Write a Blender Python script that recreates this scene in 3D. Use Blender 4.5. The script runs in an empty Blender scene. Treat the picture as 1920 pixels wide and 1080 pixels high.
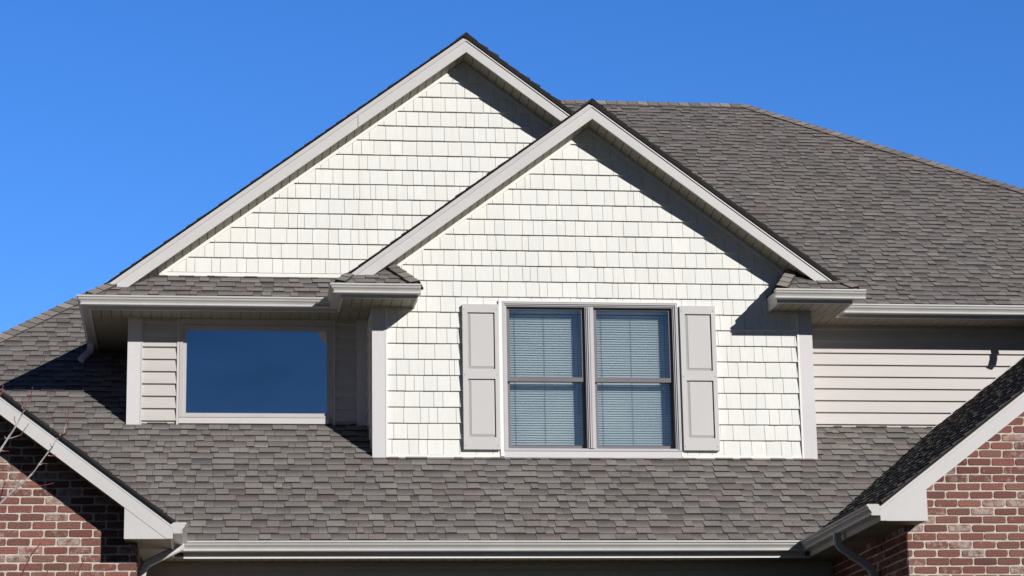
import bpy, math, random
from mathutils import Vector, Matrix

# ------------------------------------------------------------------ camera, sky, sun, exposure
SC = bpy.context.scene
COL = SC.collection
EYE = 1.6                                   # eye height above the road; the house stands on a rise
YAW, PITCH, ROLL = 0.12738569, 0.23030109, 0.01702968
cam = bpy.data.cameras.new("camera"); camo = bpy.data.objects.new("camera", cam); COL.objects.link(camo)
cy, sy, cp, sp = math.cos(YAW), math.sin(YAW), math.cos(PITCH), math.sin(PITCH)
fw = Vector((sy*cp, cy*cp, sp)); rt = Vector((cy, -sy, 0)); dn = fw.cross(rt)
r2 = math.cos(ROLL)*rt + math.sin(ROLL)*dn; d2 = -math.sin(ROLL)*rt + math.cos(ROLL)*dn
m = Matrix((r2, -d2, -fw)).transposed().to_4x4(); m.translation = Vector((0, 0, EYE))
camo.matrix_world = m
cam.sensor_width = 36; cam.lens = 4574.36/1920*36; cam.clip_start = .1; cam.clip_end = 6000
SC.camera = camo

TO_SUN = Vector((.68, -1, .545)).normalized()
W = bpy.data.worlds.new("World"); SC.world = W; W.use_nodes = True
nt = W.node_tree; bg = nt.nodes["Background"]
sky = nt.nodes.new("ShaderNodeTexSky"); sky.sky_type = 'NISHITA'; sky.sun_disc = False
sky.sun_elevation = math.asin(TO_SUN.z); sky.sun_rotation = math.atan2(TO_SUN.x, TO_SUN.y)
sky.altitude = 200; sky.air_density = 1.0; sky.dust_density = 0; sky.ozone_density = 3.0
hsv = nt.nodes.new("ShaderNodeHueSaturation"); hsv.inputs["Saturation"].default_value = 1.25
nt.links.new(sky.outputs[0], hsv.inputs["Color"])
# added dimming of the sky over the street behind the camera deepens the shade
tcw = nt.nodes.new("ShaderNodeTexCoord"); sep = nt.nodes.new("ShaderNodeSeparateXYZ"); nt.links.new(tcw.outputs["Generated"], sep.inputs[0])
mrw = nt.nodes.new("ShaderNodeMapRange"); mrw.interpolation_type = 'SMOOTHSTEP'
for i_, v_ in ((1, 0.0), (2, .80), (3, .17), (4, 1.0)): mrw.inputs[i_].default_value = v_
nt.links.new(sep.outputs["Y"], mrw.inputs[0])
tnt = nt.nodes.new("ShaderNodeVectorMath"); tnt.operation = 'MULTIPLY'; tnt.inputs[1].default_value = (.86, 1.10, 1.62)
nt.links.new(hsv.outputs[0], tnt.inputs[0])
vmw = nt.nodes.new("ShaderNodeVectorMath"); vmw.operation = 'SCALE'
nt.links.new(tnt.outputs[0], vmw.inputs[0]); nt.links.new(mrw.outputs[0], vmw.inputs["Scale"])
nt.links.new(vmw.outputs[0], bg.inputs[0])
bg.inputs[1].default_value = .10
sl = bpy.data.lights.new("sun", 'SUN'); sl.energy = 4.6; sl.angle = math.radians(.5); sl.color = (1, .965, .92)
so = bpy.data.objects.new("sun", sl); COL.objects.link(so)
so.rotation_euler = (-TO_SUN).to_track_quat('-Z', 'Y').to_euler(); so.location = (20, -20, 30)
SC.view_settings.view_transform = 'Standard'; SC.view_settings.look = 'None'
SC.view_settings.exposure = 0.0; SC.view_settings.gamma = 1

rnd = random.Random(7)
GRADE = EYE                                  # ground level at the house, world z
ROOT = Vector((3.0, 25.8, GRADE))            # the house's base; builder coordinates are (x, y, height above eye)

# ------------------------------------------------------------------ materials
def new_mat(name):
    M = bpy.data.materials.new(name); M.use_nodes = True
    return M, M.node_tree, M.node_tree.nodes["Principled BSDF"]

def mat(name, col=None, rough=.6, attr=False, mott=(6, .08), bump=None, spec=.3, stretch=None, fine=None):
    """colour (or per-face colour attribute) x two scales of mottling, optional bump (scale, strength)"""
    M, t, b = new_mat(name); N, L = t.nodes, t.links
    tc = N.new("ShaderNodeTexCoord")
    vec = tc.outputs["Object"]
    if stretch:
        mp = N.new("ShaderNodeMapping"); mp.inputs["Scale"].default_value = stretch
        L.new(vec, mp.inputs[0]); vec = mp.outputs[0]
    if attr:
        a = N.new("ShaderNodeVertexColor"); a.layer_name = "Col"; c = a.outputs["Color"]
    else:
        a = N.new("ShaderNodeRGB"); a.outputs[0].default_value = (*col, 1); c = a.outputs[0]
    for sc_, am in [mott] + ([fine] if fine else []):
        n = N.new("ShaderNodeTexNoise"); n.inputs["Scale"].default_value = sc_; n.inputs["Detail"].default_value = 5
        L.new(vec, n.inputs["Vector"])
        r = N.new("ShaderNodeMapRange"); r.inputs[1].default_value = .3; r.inputs[2].default_value = .7
        r.inputs[3].default_value = 1-am; r.inputs[4].default_value = 1+am
        L.new(n.outputs["Fac"], r.inputs[0])
        x = N.new("ShaderNodeVectorMath"); x.operation = 'SCALE'
        L.new(c, x.inputs[0]); L.new(r.outputs[0], x.inputs["Scale"]); c = x.outputs[0]
    L.new(c, b.inputs["Base Color"])
    b.inputs["Roughness"].default_value = rough; b.inputs["Specular IOR Level"].default_value = spec
    if bump:
        n = N.new("ShaderNodeTexNoise"); n.inputs["Scale"].default_value = bump[0]; n.inputs["Detail"].default_value = 6
        L.new(vec, n.inputs["Vector"])
        bp = N.new("ShaderNodeBump"); bp.inputs["Strength"].default_value = bump[1]; bp.inputs["Distance"].default_value = .01
        L.new(n.outputs["Fac"], bp.inputs["Height"]); L.new(bp.outputs[0], b.inputs["Normal"])
    return M

M_SHINGLE = mat("asphalt_shingle", rough=.95, attr=True, mott=(3, .09), fine=(60, .22), bump=(120, .35), spec=.1)
M_SHAKE = mat("cream_shake", rough=.62, attr=True, mott=(2.2, .02), fine=(9, .035), bump=(8, .12), stretch=(9, 9, .7), spec=.2)
M_TRIM = mat("grey_trim", (.570, .556, .548), .5, mott=(1.5, .03), fine=(14, .02), bump=(5, .04), stretch=(1, 1, 1))
M_CORNER = mat("pale_corner_board", (.62, .605, .61), .5, mott=(1.5, .025), fine=(20, .02), bump=(18, .05))
M_SIDING = mat("mauve_siding", rough=.5, attr=True, mott=(2, .025), fine=(16, .02), bump=(7, .06), stretch=(.5, 1, 5))
M_WHITE = mat("white_vinyl", (.82, .81, .78), .45, mott=(3, .02))
M_GUTTER = mat("gutter_paint", (.56, .55, .53), .32, mott=(2.5, .05), fine=(25, .03), spec=.5, bump=(2, .05))
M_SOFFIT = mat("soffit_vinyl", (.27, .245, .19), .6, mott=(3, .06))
M_SHUTTER = mat("shutter_grey", (.55, .543, .532), .45, mott=(2, .025), fine=(25, .015), bump=(40, .05))
M_FRAME = mat("window_frame", (.49, .475, .49), .42, mott=(3, .03))
M_FRAME2 = mat("taupe_frame", (.49, .465, .46), .42, mott=(3, .03))
M_SASH = mat("window_sash", (.17, .158, .168), .42, mott=(4, .04))
M_BLIND = mat("blind_slat", (.90, .92, .88), .5, mott=(3, .02))
M_CORD = mat("blind_cord", (.35, .40, .40), .7)
M_DARK = mat("dark_interior", (.035, .035, .04), .9)
M_MORTAR = mat("mortar", (.55, .49, .425), .95, mott=(8, .10), fine=(50, .12), bump=(50, .5), spec=.1)
M_FLASH = mat("dark_edge_metal", (.05, .06, .058), .5)
M_GRASS = mat("lawn", (.022, .026, .013), .95, mott=(.5, .25), fine=(12, .35), bump=(30, .6), spec=.05)

def brick_mat():
    M, t, b = new_mat("tumbled_brick"); N, L = t.nodes, t.links
    tc = N.new("ShaderNodeTexCoord"); a = N.new("ShaderNodeVertexColor"); a.layer_name = "Col"
    n1 = N.new("ShaderNodeTexNoise"); n1.inputs["Scale"].default_value = 22; n1.inputs["Detail"].default_value = 6
    n2 = N.new("ShaderNodeTexNoise"); n2.inputs["Scale"].default_value = 90; n2.inputs["Detail"].default_value = 4
    for n in (n1, n2): L.new(tc.outputs["Object"], n.inputs["Vector"])
    ad = N.new("ShaderNodeMath"); ad.operation = 'ADD'; L.new(n1.outputs["Fac"], ad.inputs[0]); L.new(a.outputs["Alpha"], ad.inputs[1])
    rp = N.new("ShaderNodeMapRange"); rp.inputs[1].default_value = .92; rp.inputs[2].default_value = 1.25
    rp.inputs[3].default_value = 0; rp.inputs[4].default_value = .75; L.new(ad.outputs[0], rp.inputs[0])
    mx = N.new("ShaderNodeMix"); mx.data_type = 'RGBA'; L.new(rp.outputs[0], mx.inputs[0])
    L.new(a.outputs["Color"], mx.inputs[6]); mx.inputs[7].default_value = (.50, .42, .375, 1)
    r2_ = N.new("ShaderNodeMapRange"); r2_.inputs[1].default_value = .3; r2_.inputs[2].default_value = .7
    r2_.inputs[3].default_value = .72; r2_.inputs[4].default_value = 1.25; L.new(n2.outputs["Fac"], r2_.inputs[0])
    x = N.new("ShaderNodeVectorMath"); x.operation = 'SCALE'; L.new(mx.outputs[2], x.inputs[0]); L.new(r2_.outputs[0], x.inputs["Scale"])
    L.new(x.outputs[0], b.inputs["Base Color"]); b.inputs["Roughness"].default_value = .9; b.inputs["Specular IOR Level"].default_value = .15
    bp = N.new("ShaderNodeBump"); bp.inputs["Strength"].default_value = .6; bp.inputs["Distance"].default_value = .008
    L.new(n2.outputs["Fac"], bp.inputs["Height"]); L.new(bp.outputs[0], b.inputs["Normal"])
    return M
M_BRICK = brick_mat()

def twig_mat():
    M = mat("bare_bark", rough=.8, attr=True, mott=(12, .2), fine=(60, .2))
    return M
M_TWIG = twig_mat()

def glass_mat(name, refl, tint):
    M, t, b = new_mat(name); N, L = t.nodes, t.links
    N.remove(b); out = N["Material Output"]
    tr = N.new("ShaderNodeBsdfTransparent"); tr.inputs[0].default_value = (*tint, 1)
    gl = N.new("ShaderNodeBsdfGlossy"); gl.inputs["Roughness"].default_value = .0; gl.inputs[0].default_value = (.95, .97, 1, 1)
    fr = N.new("ShaderNodeFresnel"); fr.inputs["IOR"].default_value = 1.5
    ad = N.new("ShaderNodeMath"); ad.operation = 'ADD'; ad.inputs[1].default_value = refl; ad.use_clamp = True
    L.new(fr.outputs[0], ad.inputs[0])
    tc = N.new("ShaderNodeTexCoord"); mp = N.new("ShaderNodeMapping"); mp.inputs["Rotation"].default_value = (0, .35, 0); mp.inputs["Scale"].default_value = (.7, 1, 2.2)
    nz = N.new("ShaderNodeTexNoise"); nz.inputs["Scale"].default_value = 1.1; nz.inputs["Detail"].default_value = 3
    L.new(tc.outputs["Object"], mp.inputs[0]); L.new(mp.outputs[0], nz.inputs["Vector"])
    rg = N.new("ShaderNodeMapRange"); rg.inputs[1].default_value = .3; rg.inputs[2].default_value = .7
    rg.inputs[3].default_value = refl*.86; rg.inputs[4].default_value = refl*1.16; L.new(nz.outputs["Fac"], rg.inputs[0]); L.new(rg.outputs[0], ad.inputs[1])
    mx = N.new("ShaderNodeMixShader"); L.new(ad.outputs[0], mx.inputs[0]); L.new(tr.outputs[0], mx.inputs[1]); L.new(gl.outputs[0], mx.inputs[2])
    L.new(mx.outputs[0], out.inputs[0])
    return M
M_GLASS = glass_mat("picture_glass", .62, (.55, .6, .62))
M_GLASS2 = glass_mat("sash_glass", .13, (.945, .985, 1.0))

# ------------------------------------------------------------------ mesh building
class MB:
    def __init__(s): s.v = []; s.f = []; s.c = []
    def face(s, pts, col=(1, 1, 1, 1)):
        i = len(s.v); s.v += [tuple(p) for p in pts]; s.f.append(tuple(range(i, i+len(pts))))
        s.c += [tuple(col)]*len(pts) if not isinstance(col, list) else [tuple(c) for c in col]
    def box(s, x0, x1, y0, y1, z0, z1, col=(1, 1, 1, 1)):
        x0, x1 = min(x0, x1), max(x0, x1); y0, y1 = min(y0, y1), max(y0, y1); z0, z1 = min(z0, z1), max(z0, z1)
        P = [Vector((x, y, z)) for z in (z0, z1) for y in (y0, y1) for x in (x0, x1)]
        for q in ((0, 2, 3, 1), (4, 5, 7, 6), (0, 1, 5, 4), (2, 6, 7, 3), (0, 4, 6, 2), (1, 3, 7, 5)):
            s.face([P[k] for k in q], col)
    def prism(s, pts, vec, col=(1, 1, 1, 1)):
        """polygon pts extruded by vec"""
        pts = [Vector(p) for p in pts]; vec = Vector(vec); n = Vector((0, 0, 0))
        for i in range(len(pts)): n += pts[i].cross(pts[(i+1) % len(pts)])
        if n.dot(vec) > 0: pts = pts[::-1]
        top = [p+vec for p in pts]
        s.face(pts, col); s.face(top[::-1], col)
        for i in range(len(pts)):
            j = (i+1) % len(pts); s.face([pts[j], pts[i], top[i], top[j]], col)
    def xz(s, poly, y0, y1, col=(1, 1, 1, 1)):
        s.prism([(x, y0, z) for x, z in poly], (0, y1-y0, 0), col)
    def build(s, name, material, parent=None, label=None, smooth=False, root=ROOT):
        me = bpy.data.meshes.new(name)
        off = root - Vector((0, 0, EYE))
        me.from_pydata([(v[0]-off.x, v[1]-off.y, v[2]-off.z) for v in s.v], [], s.f)
        ca = me.color_attributes.new("Col", 'FLOAT_COLOR', 'CORNER')
        flat = [k for c in s.c for k in (c if len(c) == 4 else (*c, 1))]
        ca.data.foreach_set("color", flat)
        me.materials.append(material)
        if smooth: me.polygons.foreach_set("use_smooth", [True]*len(me.polygons))
        o = bpy.data.objects.new(name, me); COL.objects.link(o)
        if parent: o.parent = parent
        if label: o["label"] = label
        return o

def thing(name, label, cat, loc, group=None):
    o = bpy.data.objects.new(name, None); COL.objects.link(o); o.location = loc
    o["label"] = label; o["category"] = cat
    if group: o["group"] = group
    return o

def clip(poly, conv):
    """clip 2-D polygon by a convex counter-clockwise polygon"""
    out = poly
    for i in range(len(conv)):
        a, b = conv[i], conv[(i+1) % len(conv)]
        ex, ey = b[0]-a[0], b[1]-a[1]
        src, out = out, []
        for k in range(len(src)):
            p, q = src[k], src[(k+1) % len(src)]
            dp = ex*(p[1]-a[1])-ey*(p[0]-a[0]); dq = ex*(q[1]-a[1])-ey*(q[0]-a[0])
            if dp >= -1e-9: out.append(p)
            if (dp > 1e-9 and dq < -1e-9) or (dp < -1e-9 and dq > 1e-9):
                t = dp/(dp-dq); out.append((p[0]+t*(q[0]-p[0]), p[1]+t*(q[1]-p[1])))
        if len(out) < 3: return []
    ar = sum(out[i][0]*out[(i+1) % len(out)][1]-out[(i+1) % len(out)][0]*out[i][1] for i in range(len(out)))
    return out if abs(ar) > 2e-5 else []

def ccw(p):
    ar = sum(p[i][0]*p[(i+1) % len(p)][1]-p[(i+1) % len(p)][0]*p[i][1] for i in range(len(p)))
    return p if ar > 0 else p[::-1]

CUT = (.052, .047, .044, 1)                   # black asphalt of a cut shingle edge
def tile(mb, F, poly, h, col, edge=None):
    """raise polygon (u,v) over frame F=(O,u,v,n) to height h(u,v), with edge faces; col(u,v) or colour"""
    O, u, v, n = F
    P = [O+u*a+v*b for a, b in poly]; H = [P[i]+n*h(*poly[i]) for i in range(len(P))]
    cs = [col(*p) for p in poly] if callable(col) else [col]*len(P)
    mb.face(H, cs)
    for i in range(len(P)):
        j = (i+1) % len(P); mb.face([P[i], P[j], H[j], H[i]], edge if edge else [cs[i], cs[j], cs[j], cs[i]])

def roof_plane(mb, F, plan, thick=.022, E=.143, tiles=True, slab=True, tmul=1.0, edge=True):
    """plan: 3-D points of the (convex) roof plane; courses of laminated shingles over a deck slab"""
    O, u, v, n = F
    uv = ccw([((Vector(p)-O).dot(u), (Vector(p)-O).dot(v)) for p in plan])
    pts = [O+u*a+v*b for a, b in uv]
    if slab: mb.prism(pts, -n*thick, (.028, .026, .025, 1))
    if not tiles: return
    u0, u1 = min(p[0] for p in uv), max(p[0] for p in uv); v0, v1 = min(p[1] for p in uv), max(p[1] for p in uv)
    k = 0; vv = v0
    while vv < v1:
        uu = u0 - rnd.random()*.3; hi = rnd.random() < .5
        wob0, ph = rnd.uniform(-.003, .003), rnd.uniform(0, 6.3)
        while uu < u1:
            w = rnd.choice((.08, .10, .12, .14, .165, .19, .22))*rnd.uniform(.85, 1.15)
            hi = (not hi) if rnd.random() < .85 else hi
            dz = rnd.uniform(-.002, .002); wob = wob0+.0035*math.sin(uu*1.7+ph)+.002*math.sin(uu*5.1+ph*2)
            q = [(uu+.0016, vv+wob+dz), (uu+w-.0016, vv+wob+dz+rnd.uniform(-.0015, .0015)), (uu+w-.0016, vv+E+.006), (uu+.0016, vv+E+.006)]
            q = clip(q, uv)
            if q:
                tb = (.0145 if hi else .0065)*tmul
                tb *= rnd.uniform(.85, 1.2)
                g = rnd.gauss(1, .085)
                base = Vector(rnd.choice(((.230, .208, .194), (.228, .207, .194), (.238, .220, .206), (.214, .197, .188), (.226, .195, .186), (.220, .204, .198))))*g
                if hi: base *= .97
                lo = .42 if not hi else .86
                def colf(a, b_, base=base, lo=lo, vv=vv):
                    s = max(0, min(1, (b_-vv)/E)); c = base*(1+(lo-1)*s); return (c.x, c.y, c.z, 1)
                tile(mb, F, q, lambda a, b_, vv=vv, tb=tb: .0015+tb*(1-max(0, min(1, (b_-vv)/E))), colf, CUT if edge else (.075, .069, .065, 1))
            uu += w
        vv += E; k += 1

def frame(O, facing, slope):
    """roof frame: facing one of front/left/right/back; slope = rise/run"""
    c, s = 1/math.hypot(1, slope), slope/math.hypot(1, slope)
    u, v = {'front': ((1, 0, 0), (0, c, s)), 'left': ((0, -1, 0), (c, 0, s)), 'right': ((0, 1, 0), (-c, 0, s)), 'back': ((-1, 0, 0), (0, -c, s))}[facing]
    u, v = Vector(u), Vector(v)
    return (Vector(O), u, v, u.cross(v))

def caps(mb, P0, P1, d0, d1, E=.145, w=.15, h=.027):
    """bent cap shingles along a hip or ridge, lapping upwards from P0 to P1; d0,d1 = directions down each side"""
    P0, P1 = Vector(P0), Vector(P1); ax = (P1-P0); Ln = ax.length; ax.normalize()
    d0 = Vector(d0); d1 = Vector(d1)
    d0 = (d0-ax*d0.dot(ax)).normalized(); d1 = (d1-ax*d1.dot(ax)).normalized()
    up = (-(d0+d1)).normalized()
    i = 0; s = 0
    while s < Ln:
        e = min(s+E+.03, Ln+.02); g = rnd.gauss(1, .13); base = rnd.choice(((.235, .212, .19), (.215, .196, .178), (.235, .202, .184)))
        col = (base[0]*g, base[1]*g, base[2]*g, 1)
        ww = w*rnd.uniform(.95, 1.05)
        A, B = P0+ax*s, P0+ax*e; h0, h1 = h, h-.010
        a0, a1, a2 = A+d0*ww+up*h0, A+up*(h0+.004), A+d1*ww+up*h0
        b0, b1, b2 = B+d0*ww+up*h1, B+up*(h1+.004), B+d1*ww+up*h1
        mb.face([a0, a1, b1, b0], col); mb.face([a1, a2, b2, b1], col)
        dk = CUT
        lo = -up*.010; ls = -up*h0*.95
        mb.face([a0+lo, a1+lo, a1, a0], dk); mb.face([a1+lo, a2+lo, a2, a1], dk)
        mb.face([a0, b0, b0+ls*.8, a0+ls], dk); mb.face([a2+ls, b2+ls*.8, b2, a2], dk)
        s += E

def tube(mb, pts, radii, seg=6, cols=None, cap=True):
    pts = [Vector(p) for p in pts]; rings = []
    for i, p in enumerate(pts):
        t = (pts[min(i+1, len(pts)-1)]-pts[max(i-1, 0)]).normalized()
        a = t.cross(Vector((.3, 1, .2))).normalized(); b = t.cross(a)
        rings.append([p+(a*math.cos(q)+b*math.sin(q))*radii[i] for q in [2*math.pi*k/seg for k in range(seg)]])
    for i in range(len(pts)-1):
        c0 = cols[i] if cols else (1, 1, 1, 1); c1 = cols[i+1] if cols else (1, 1, 1, 1)
        for k in range(seg):
            j = (k+1) % seg; mb.face([rings[i][k], rings[i][j], rings[i+1][j], rings[i+1][k]], [c0, c0, c1, c1])
    if cap: mb.face(rings[0][::-1], cols[0] if cols else (1, 1, 1, 1)); mb.face(rings[-1], cols[-1] if cols else (1, 1, 1, 1))

def gutter(path, zbot, out_left, name_label=None, caps_=(True, True)):
    """K-style trough swept along a polyline (x,y) of the fascia line; profile grows to the right of travel"""
    prof = [(0, .10), (0, 0), (.074, 0), (.083, .004), (.086, .010), (.083, .017), (.076, .020), (.080, .032), (.090, .046), (.103, .058), (.108, .070), (.107, .077),
            (.118, .080), (.121, .086), (.121, .097), (.114, .101), (.108, .098), (.103, .088), (.100, .066), (.075, .040), (.070, .006), (.004, .006), (.004, .10)]
    mb = MB(); rings = []
    n = len(path)
    for i, (x, y) in enumerate(path):
        def nrm(a, b):
            d = Vector((b[0]-a[0], b[1]-a[1])).normalized(); q = Vector((d.y, -d.x)); return q if not out_left else -q
        if i == 0: mvec = nrm(path[0], path[1])
        elif i == n-1: mvec = nrm(path[-2], path[-1])
        else:
            n0, n1 = nrm(path[i-1], path[i]), nrm(path[i], path[i+1]); mvec = (n0+n1); mvec = mvec/(mvec.dot(n0))
        rings.append([Vector((x+mvec.x*d, y+mvec.y*d, zbot+h)) for d, h in prof])
    for i in range(n-1):
        for k in range(len(prof)):
            j = (k+1) % len(prof)
            q = [rings[i][k], rings[i+1][k], rings[i+1][j], rings[i][j]]
            mb.face(q if out_left else q[::-1])
    outline = list(range(1, 16))
    for e, r in ((0, rings[0]), (1, rings[-1])):
        if caps_[e]:
            pl = [r[k] for k in outline]+[r[0]]
            other = rings[1] if e == 0 else rings[-2]
            d = (r[0]-other[0]).normalized()*.004
            mb.prism(pl, d)
    return mb

def pipe(mb, path, w=.075, d=.055, up=Vector((0, 1, 0)), ribs=()):
    """rectangular downspout swept along 3-D points with rounded elbows"""
    P = [Vector(p) for p in path]; sm = [P[0]]
    for i in range(1, len(P)-1):
        a, b, c = P[i-1], P[i], P[i+1]; r = min(.09, (a-b).length*.45, (c-b).length*.45)
        s, e = b+(a-b).normalized()*r, b+(c-b).normalized()*r
        for k in range(6):
            t = k/5; sm.append(s*(1-t)**2+b*2*t*(1-t)+e*t*t)
    sm.append(P[-1]); rings = []
    for i, p in enumerate(sm):
        t = (sm[min(i+1, len(sm)-1)]-sm[max(i-1, 0)]).normalized()
        a = up.cross(t).normalized(); b = t.cross(a)
        f = 1 if i % 2 else .94
        c = .012
        rings.append([p+a*x*f+b*y*f for x, y in ((-w/2+c, -d/2), (w/2-c, -d/2), (w/2, -d/2+c), (w/2, d/2-c), (w/2-c, d/2), (-w/2+c, d/2), (-w/2, d/2-c), (-w/2, -d/2+c))])
    for i in range(len(sm)-1):
        for k in range(8):
            j = (k+1) % 8; mb.face([rings[i][k], rings[i][j], rings[i+1][j], rings[i+1][k]])
    mb.face(rings[-1]); mb.face(rings[0][::-1])

# ------------------------------------------------------------------ dimensions (x right, y away, z above eye)
YF, YL = 25.13, 25.806           # front gable wall, second-storey wall and rear gable wall
OV, RK = .47, .31                # eave and rake overhang
SL, GS = 2/3, .745               # main and gable pitches
SOF = 5.715                      # upper soffit height
EAVE = 5.85                      # shingle edge at the upper eaves
XF, ZF = 4.08, 7.955             # front gable ridge
XR, ZR = 2.80, 8.905             # rear gable ridge
YE, ZE = 23.54, 3.034            # lower roof edge
RIDY, RIDZ = 31.75, EAVE+SL*(31.75-25.30)
FASC = .10

house = thing("house", "grey shingled house with cream shake gables, brick wings and white gutters", "house", ROOT)

def part(mb, name, m_, parent=house, label=None, smooth=False): return mb.build(name, m_, parent, label, smooth)

# ------------------------------------------------------------------ ground
def hgt(y):
    t = max(0, min(1, (y-7)/9)); return GRADE*(t*t*(3-2*t))-.02
g = MB(); ys = [-3000, -300, -60, -10, 0, 4, 7]+[7+i*.75 for i in range(1, 13)]+[20, 30, 45, 80, 300, 3000]
xs = [-3000, -300, -60, -20, -8, 0, 8, 20, 60, 300, 3000]
for i in range(len(xs)-1):
    for j in range(len(ys)-1):
        g.face([(xs[a], ys[b], hgt(ys[b])-EYE) for a, b in ((i, j), (i+1, j), (i+1, j+1), (i, j+1))])
go = g.build("ground", M_GRASS, root=Vector((0, 0, 0))); go["label"] = "lawn rising to the house"; go["kind"] = "structure"
go.location = (0, 0, 0)

# ------------------------------------------------------------------ roofs
def roof(planes, label=None, name="roof"):
    mb = MB()
    for F, plan, kw in planes: roof_plane(mb, F, plan, **kw)
    return part(mb, name, M_SHINGLE, label=label)
SLL = .679                       # pitch of the lower roof
zl = lambda y: ZE+SLL*(y-YE)
zm = lambda y: EAVE+SL*(y-25.30)
# lower roof with its hip running up behind the dormer
HB, HT = (-5.74, YE, ZE), (-1.38, 29.03, zl(29.03))
sleft = (HT[2]-ZE)/(HT[0]-HB[0])
YS = YE+.143*20/math.hypot(1, SLL)
hx = lambda y: HB[0]+(HT[0]-HB[0])*(y-HB[1])/(HT[1]-HB[1])
r_low = roof([(frame((0, YE, ZE), 'front', SLL), [HB, (8.6, YE, ZE), (8.6, YS, zl(YS)), (hx(YS), YS, zl(YS))], {}),
              (frame((0, YE, ZE), 'front', SLL), [(hx(YS), YS, zl(YS)), (-.80, YS, zl(YS)), (-.80, HT[1], HT[2]), HT], {}),
              (frame(HB, 'left', sleft), [HB, HT, (HT[0], 34.5, HT[2]), (HB[0], 40, ZE)], dict(tiles=False))],
             "broad lower roof below the dormers")
c_ = MB(); caps(c_, HB, HT, (1, 0, 0), (-1, 0, -.84)); part(c_, "hip_cap", M_SHINGLE, r_low)
# main roof
RL, RR = (4.4, RIDY, RIDZ), (7.36, RIDY, RIDZ)
ER = (13.45, 25.30, EAVE); 
s_right = (RIDZ-EAVE)/(ER[0]-RR[0])
r_main = roof([(frame((0, 25.30, EAVE), 'front', SL), [(3.3, 25.5, zm(25.5)), (6.75, 25.30, EAVE), ER, RR, RL], {}),
               (frame(ER, 'right', s_right), [ER, RR, (ER[0], 38.2, EAVE)], dict(tiles=False)),
               (frame((0, 38.2, EAVE), 'back', SL), [RR, RL, (3.3, 38.0, EAVE+.133), (ER[0], 38.2, EAVE)], dict(tiles=False)),
               (frame((3.3, 0, zm(25.5)), 'left', (RIDZ-zm(25.5))/1.1), [(3.3, 25.5, zm(25.5)), RL, (3.3, 38.0, zm(25.5))], dict(tiles=False))],
              "large main roof behind the gables")
c_ = MB(); caps(c_, RL, RR, (0, -1, -SL), (0, 1, -SL), h=.026); part(c_, "ridge_cap", M_SHINGLE, r_main)
c_ = MB(); caps(c_, ER, RR, (0, -1, -SL), (1, 0, -s_right)); part(c_, "hip_cap", M_SHINGLE, r_main)
# rear gable roof: y from the rake face back to the main roof
yr0, yf0 = YL-RK-.022, YF-RK-.022
zrl = lambda x: ZR-GS*(XR-x)
zrr = lambda x: ZR-GS*(x-XR)
xe = -1.27
r_rear = roof([(frame((xe, 0, zrl(xe)), 'left', GS), [(XR, yr0, ZR), (xe, yr0, zrl(xe)), (xe, 28.2, zrl(xe)), (XR, 31.2, ZR)], dict(thick=.008, tmul=.62)),
               (frame((XF, 0, zrr(XF)), 'right', GS), [(XR, yr0, ZR), (XF-.01, yr0, zrr(XF-.01)), (XF-.01, 28.4, zrr(XF-.01)), (XR, 29.87, ZR)], dict(thick=.04, tmul=1.35))],
              "roof of the taller rear gable")
c_ = MB(); caps(c_, (XR, yr0, ZR), (XR, 29.9, ZR), (-1, 0, -GS), (1, 0, -GS), h=.016); part(c_, "ridge_cap", M_SHINGLE, r_rear)
zfl = lambda x: ZF-GS*(XF-x)
zfr = lambda x: ZF-GS*(x-XF)
xl, xr_ = 1.33, 6.86
r_front = roof([(frame((xl, 0, zfl(xl)), 'left', GS), [(XF, yf0, ZF), (xl, yf0, zfl(xl)), (xl, 25.36, zfl(xl)), (1.76, YL+.03, zfl(1.76)), (XF, YL+.03, ZF)], dict(thick=.008, tmul=.62)),
                (frame((xr_, 0, zfr(xr_)), 'right', GS), [(XF, yf0, ZF), (xr_, yf0, zfr(xr_)), (xr_, 25.4, zfr(xr_)), (XF, 28.45, ZF)], dict(thick=.04, tmul=1.35))],
               "roof of the lower front gable")
c_ = MB(); caps(c_, (XF, yf0, ZF), (XF, 28.45, ZF), (-1, 0, -GS), (1, 0, -GS), h=.016); part(c_, "ridge_cap", M_SHINGLE, r_front)
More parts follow.
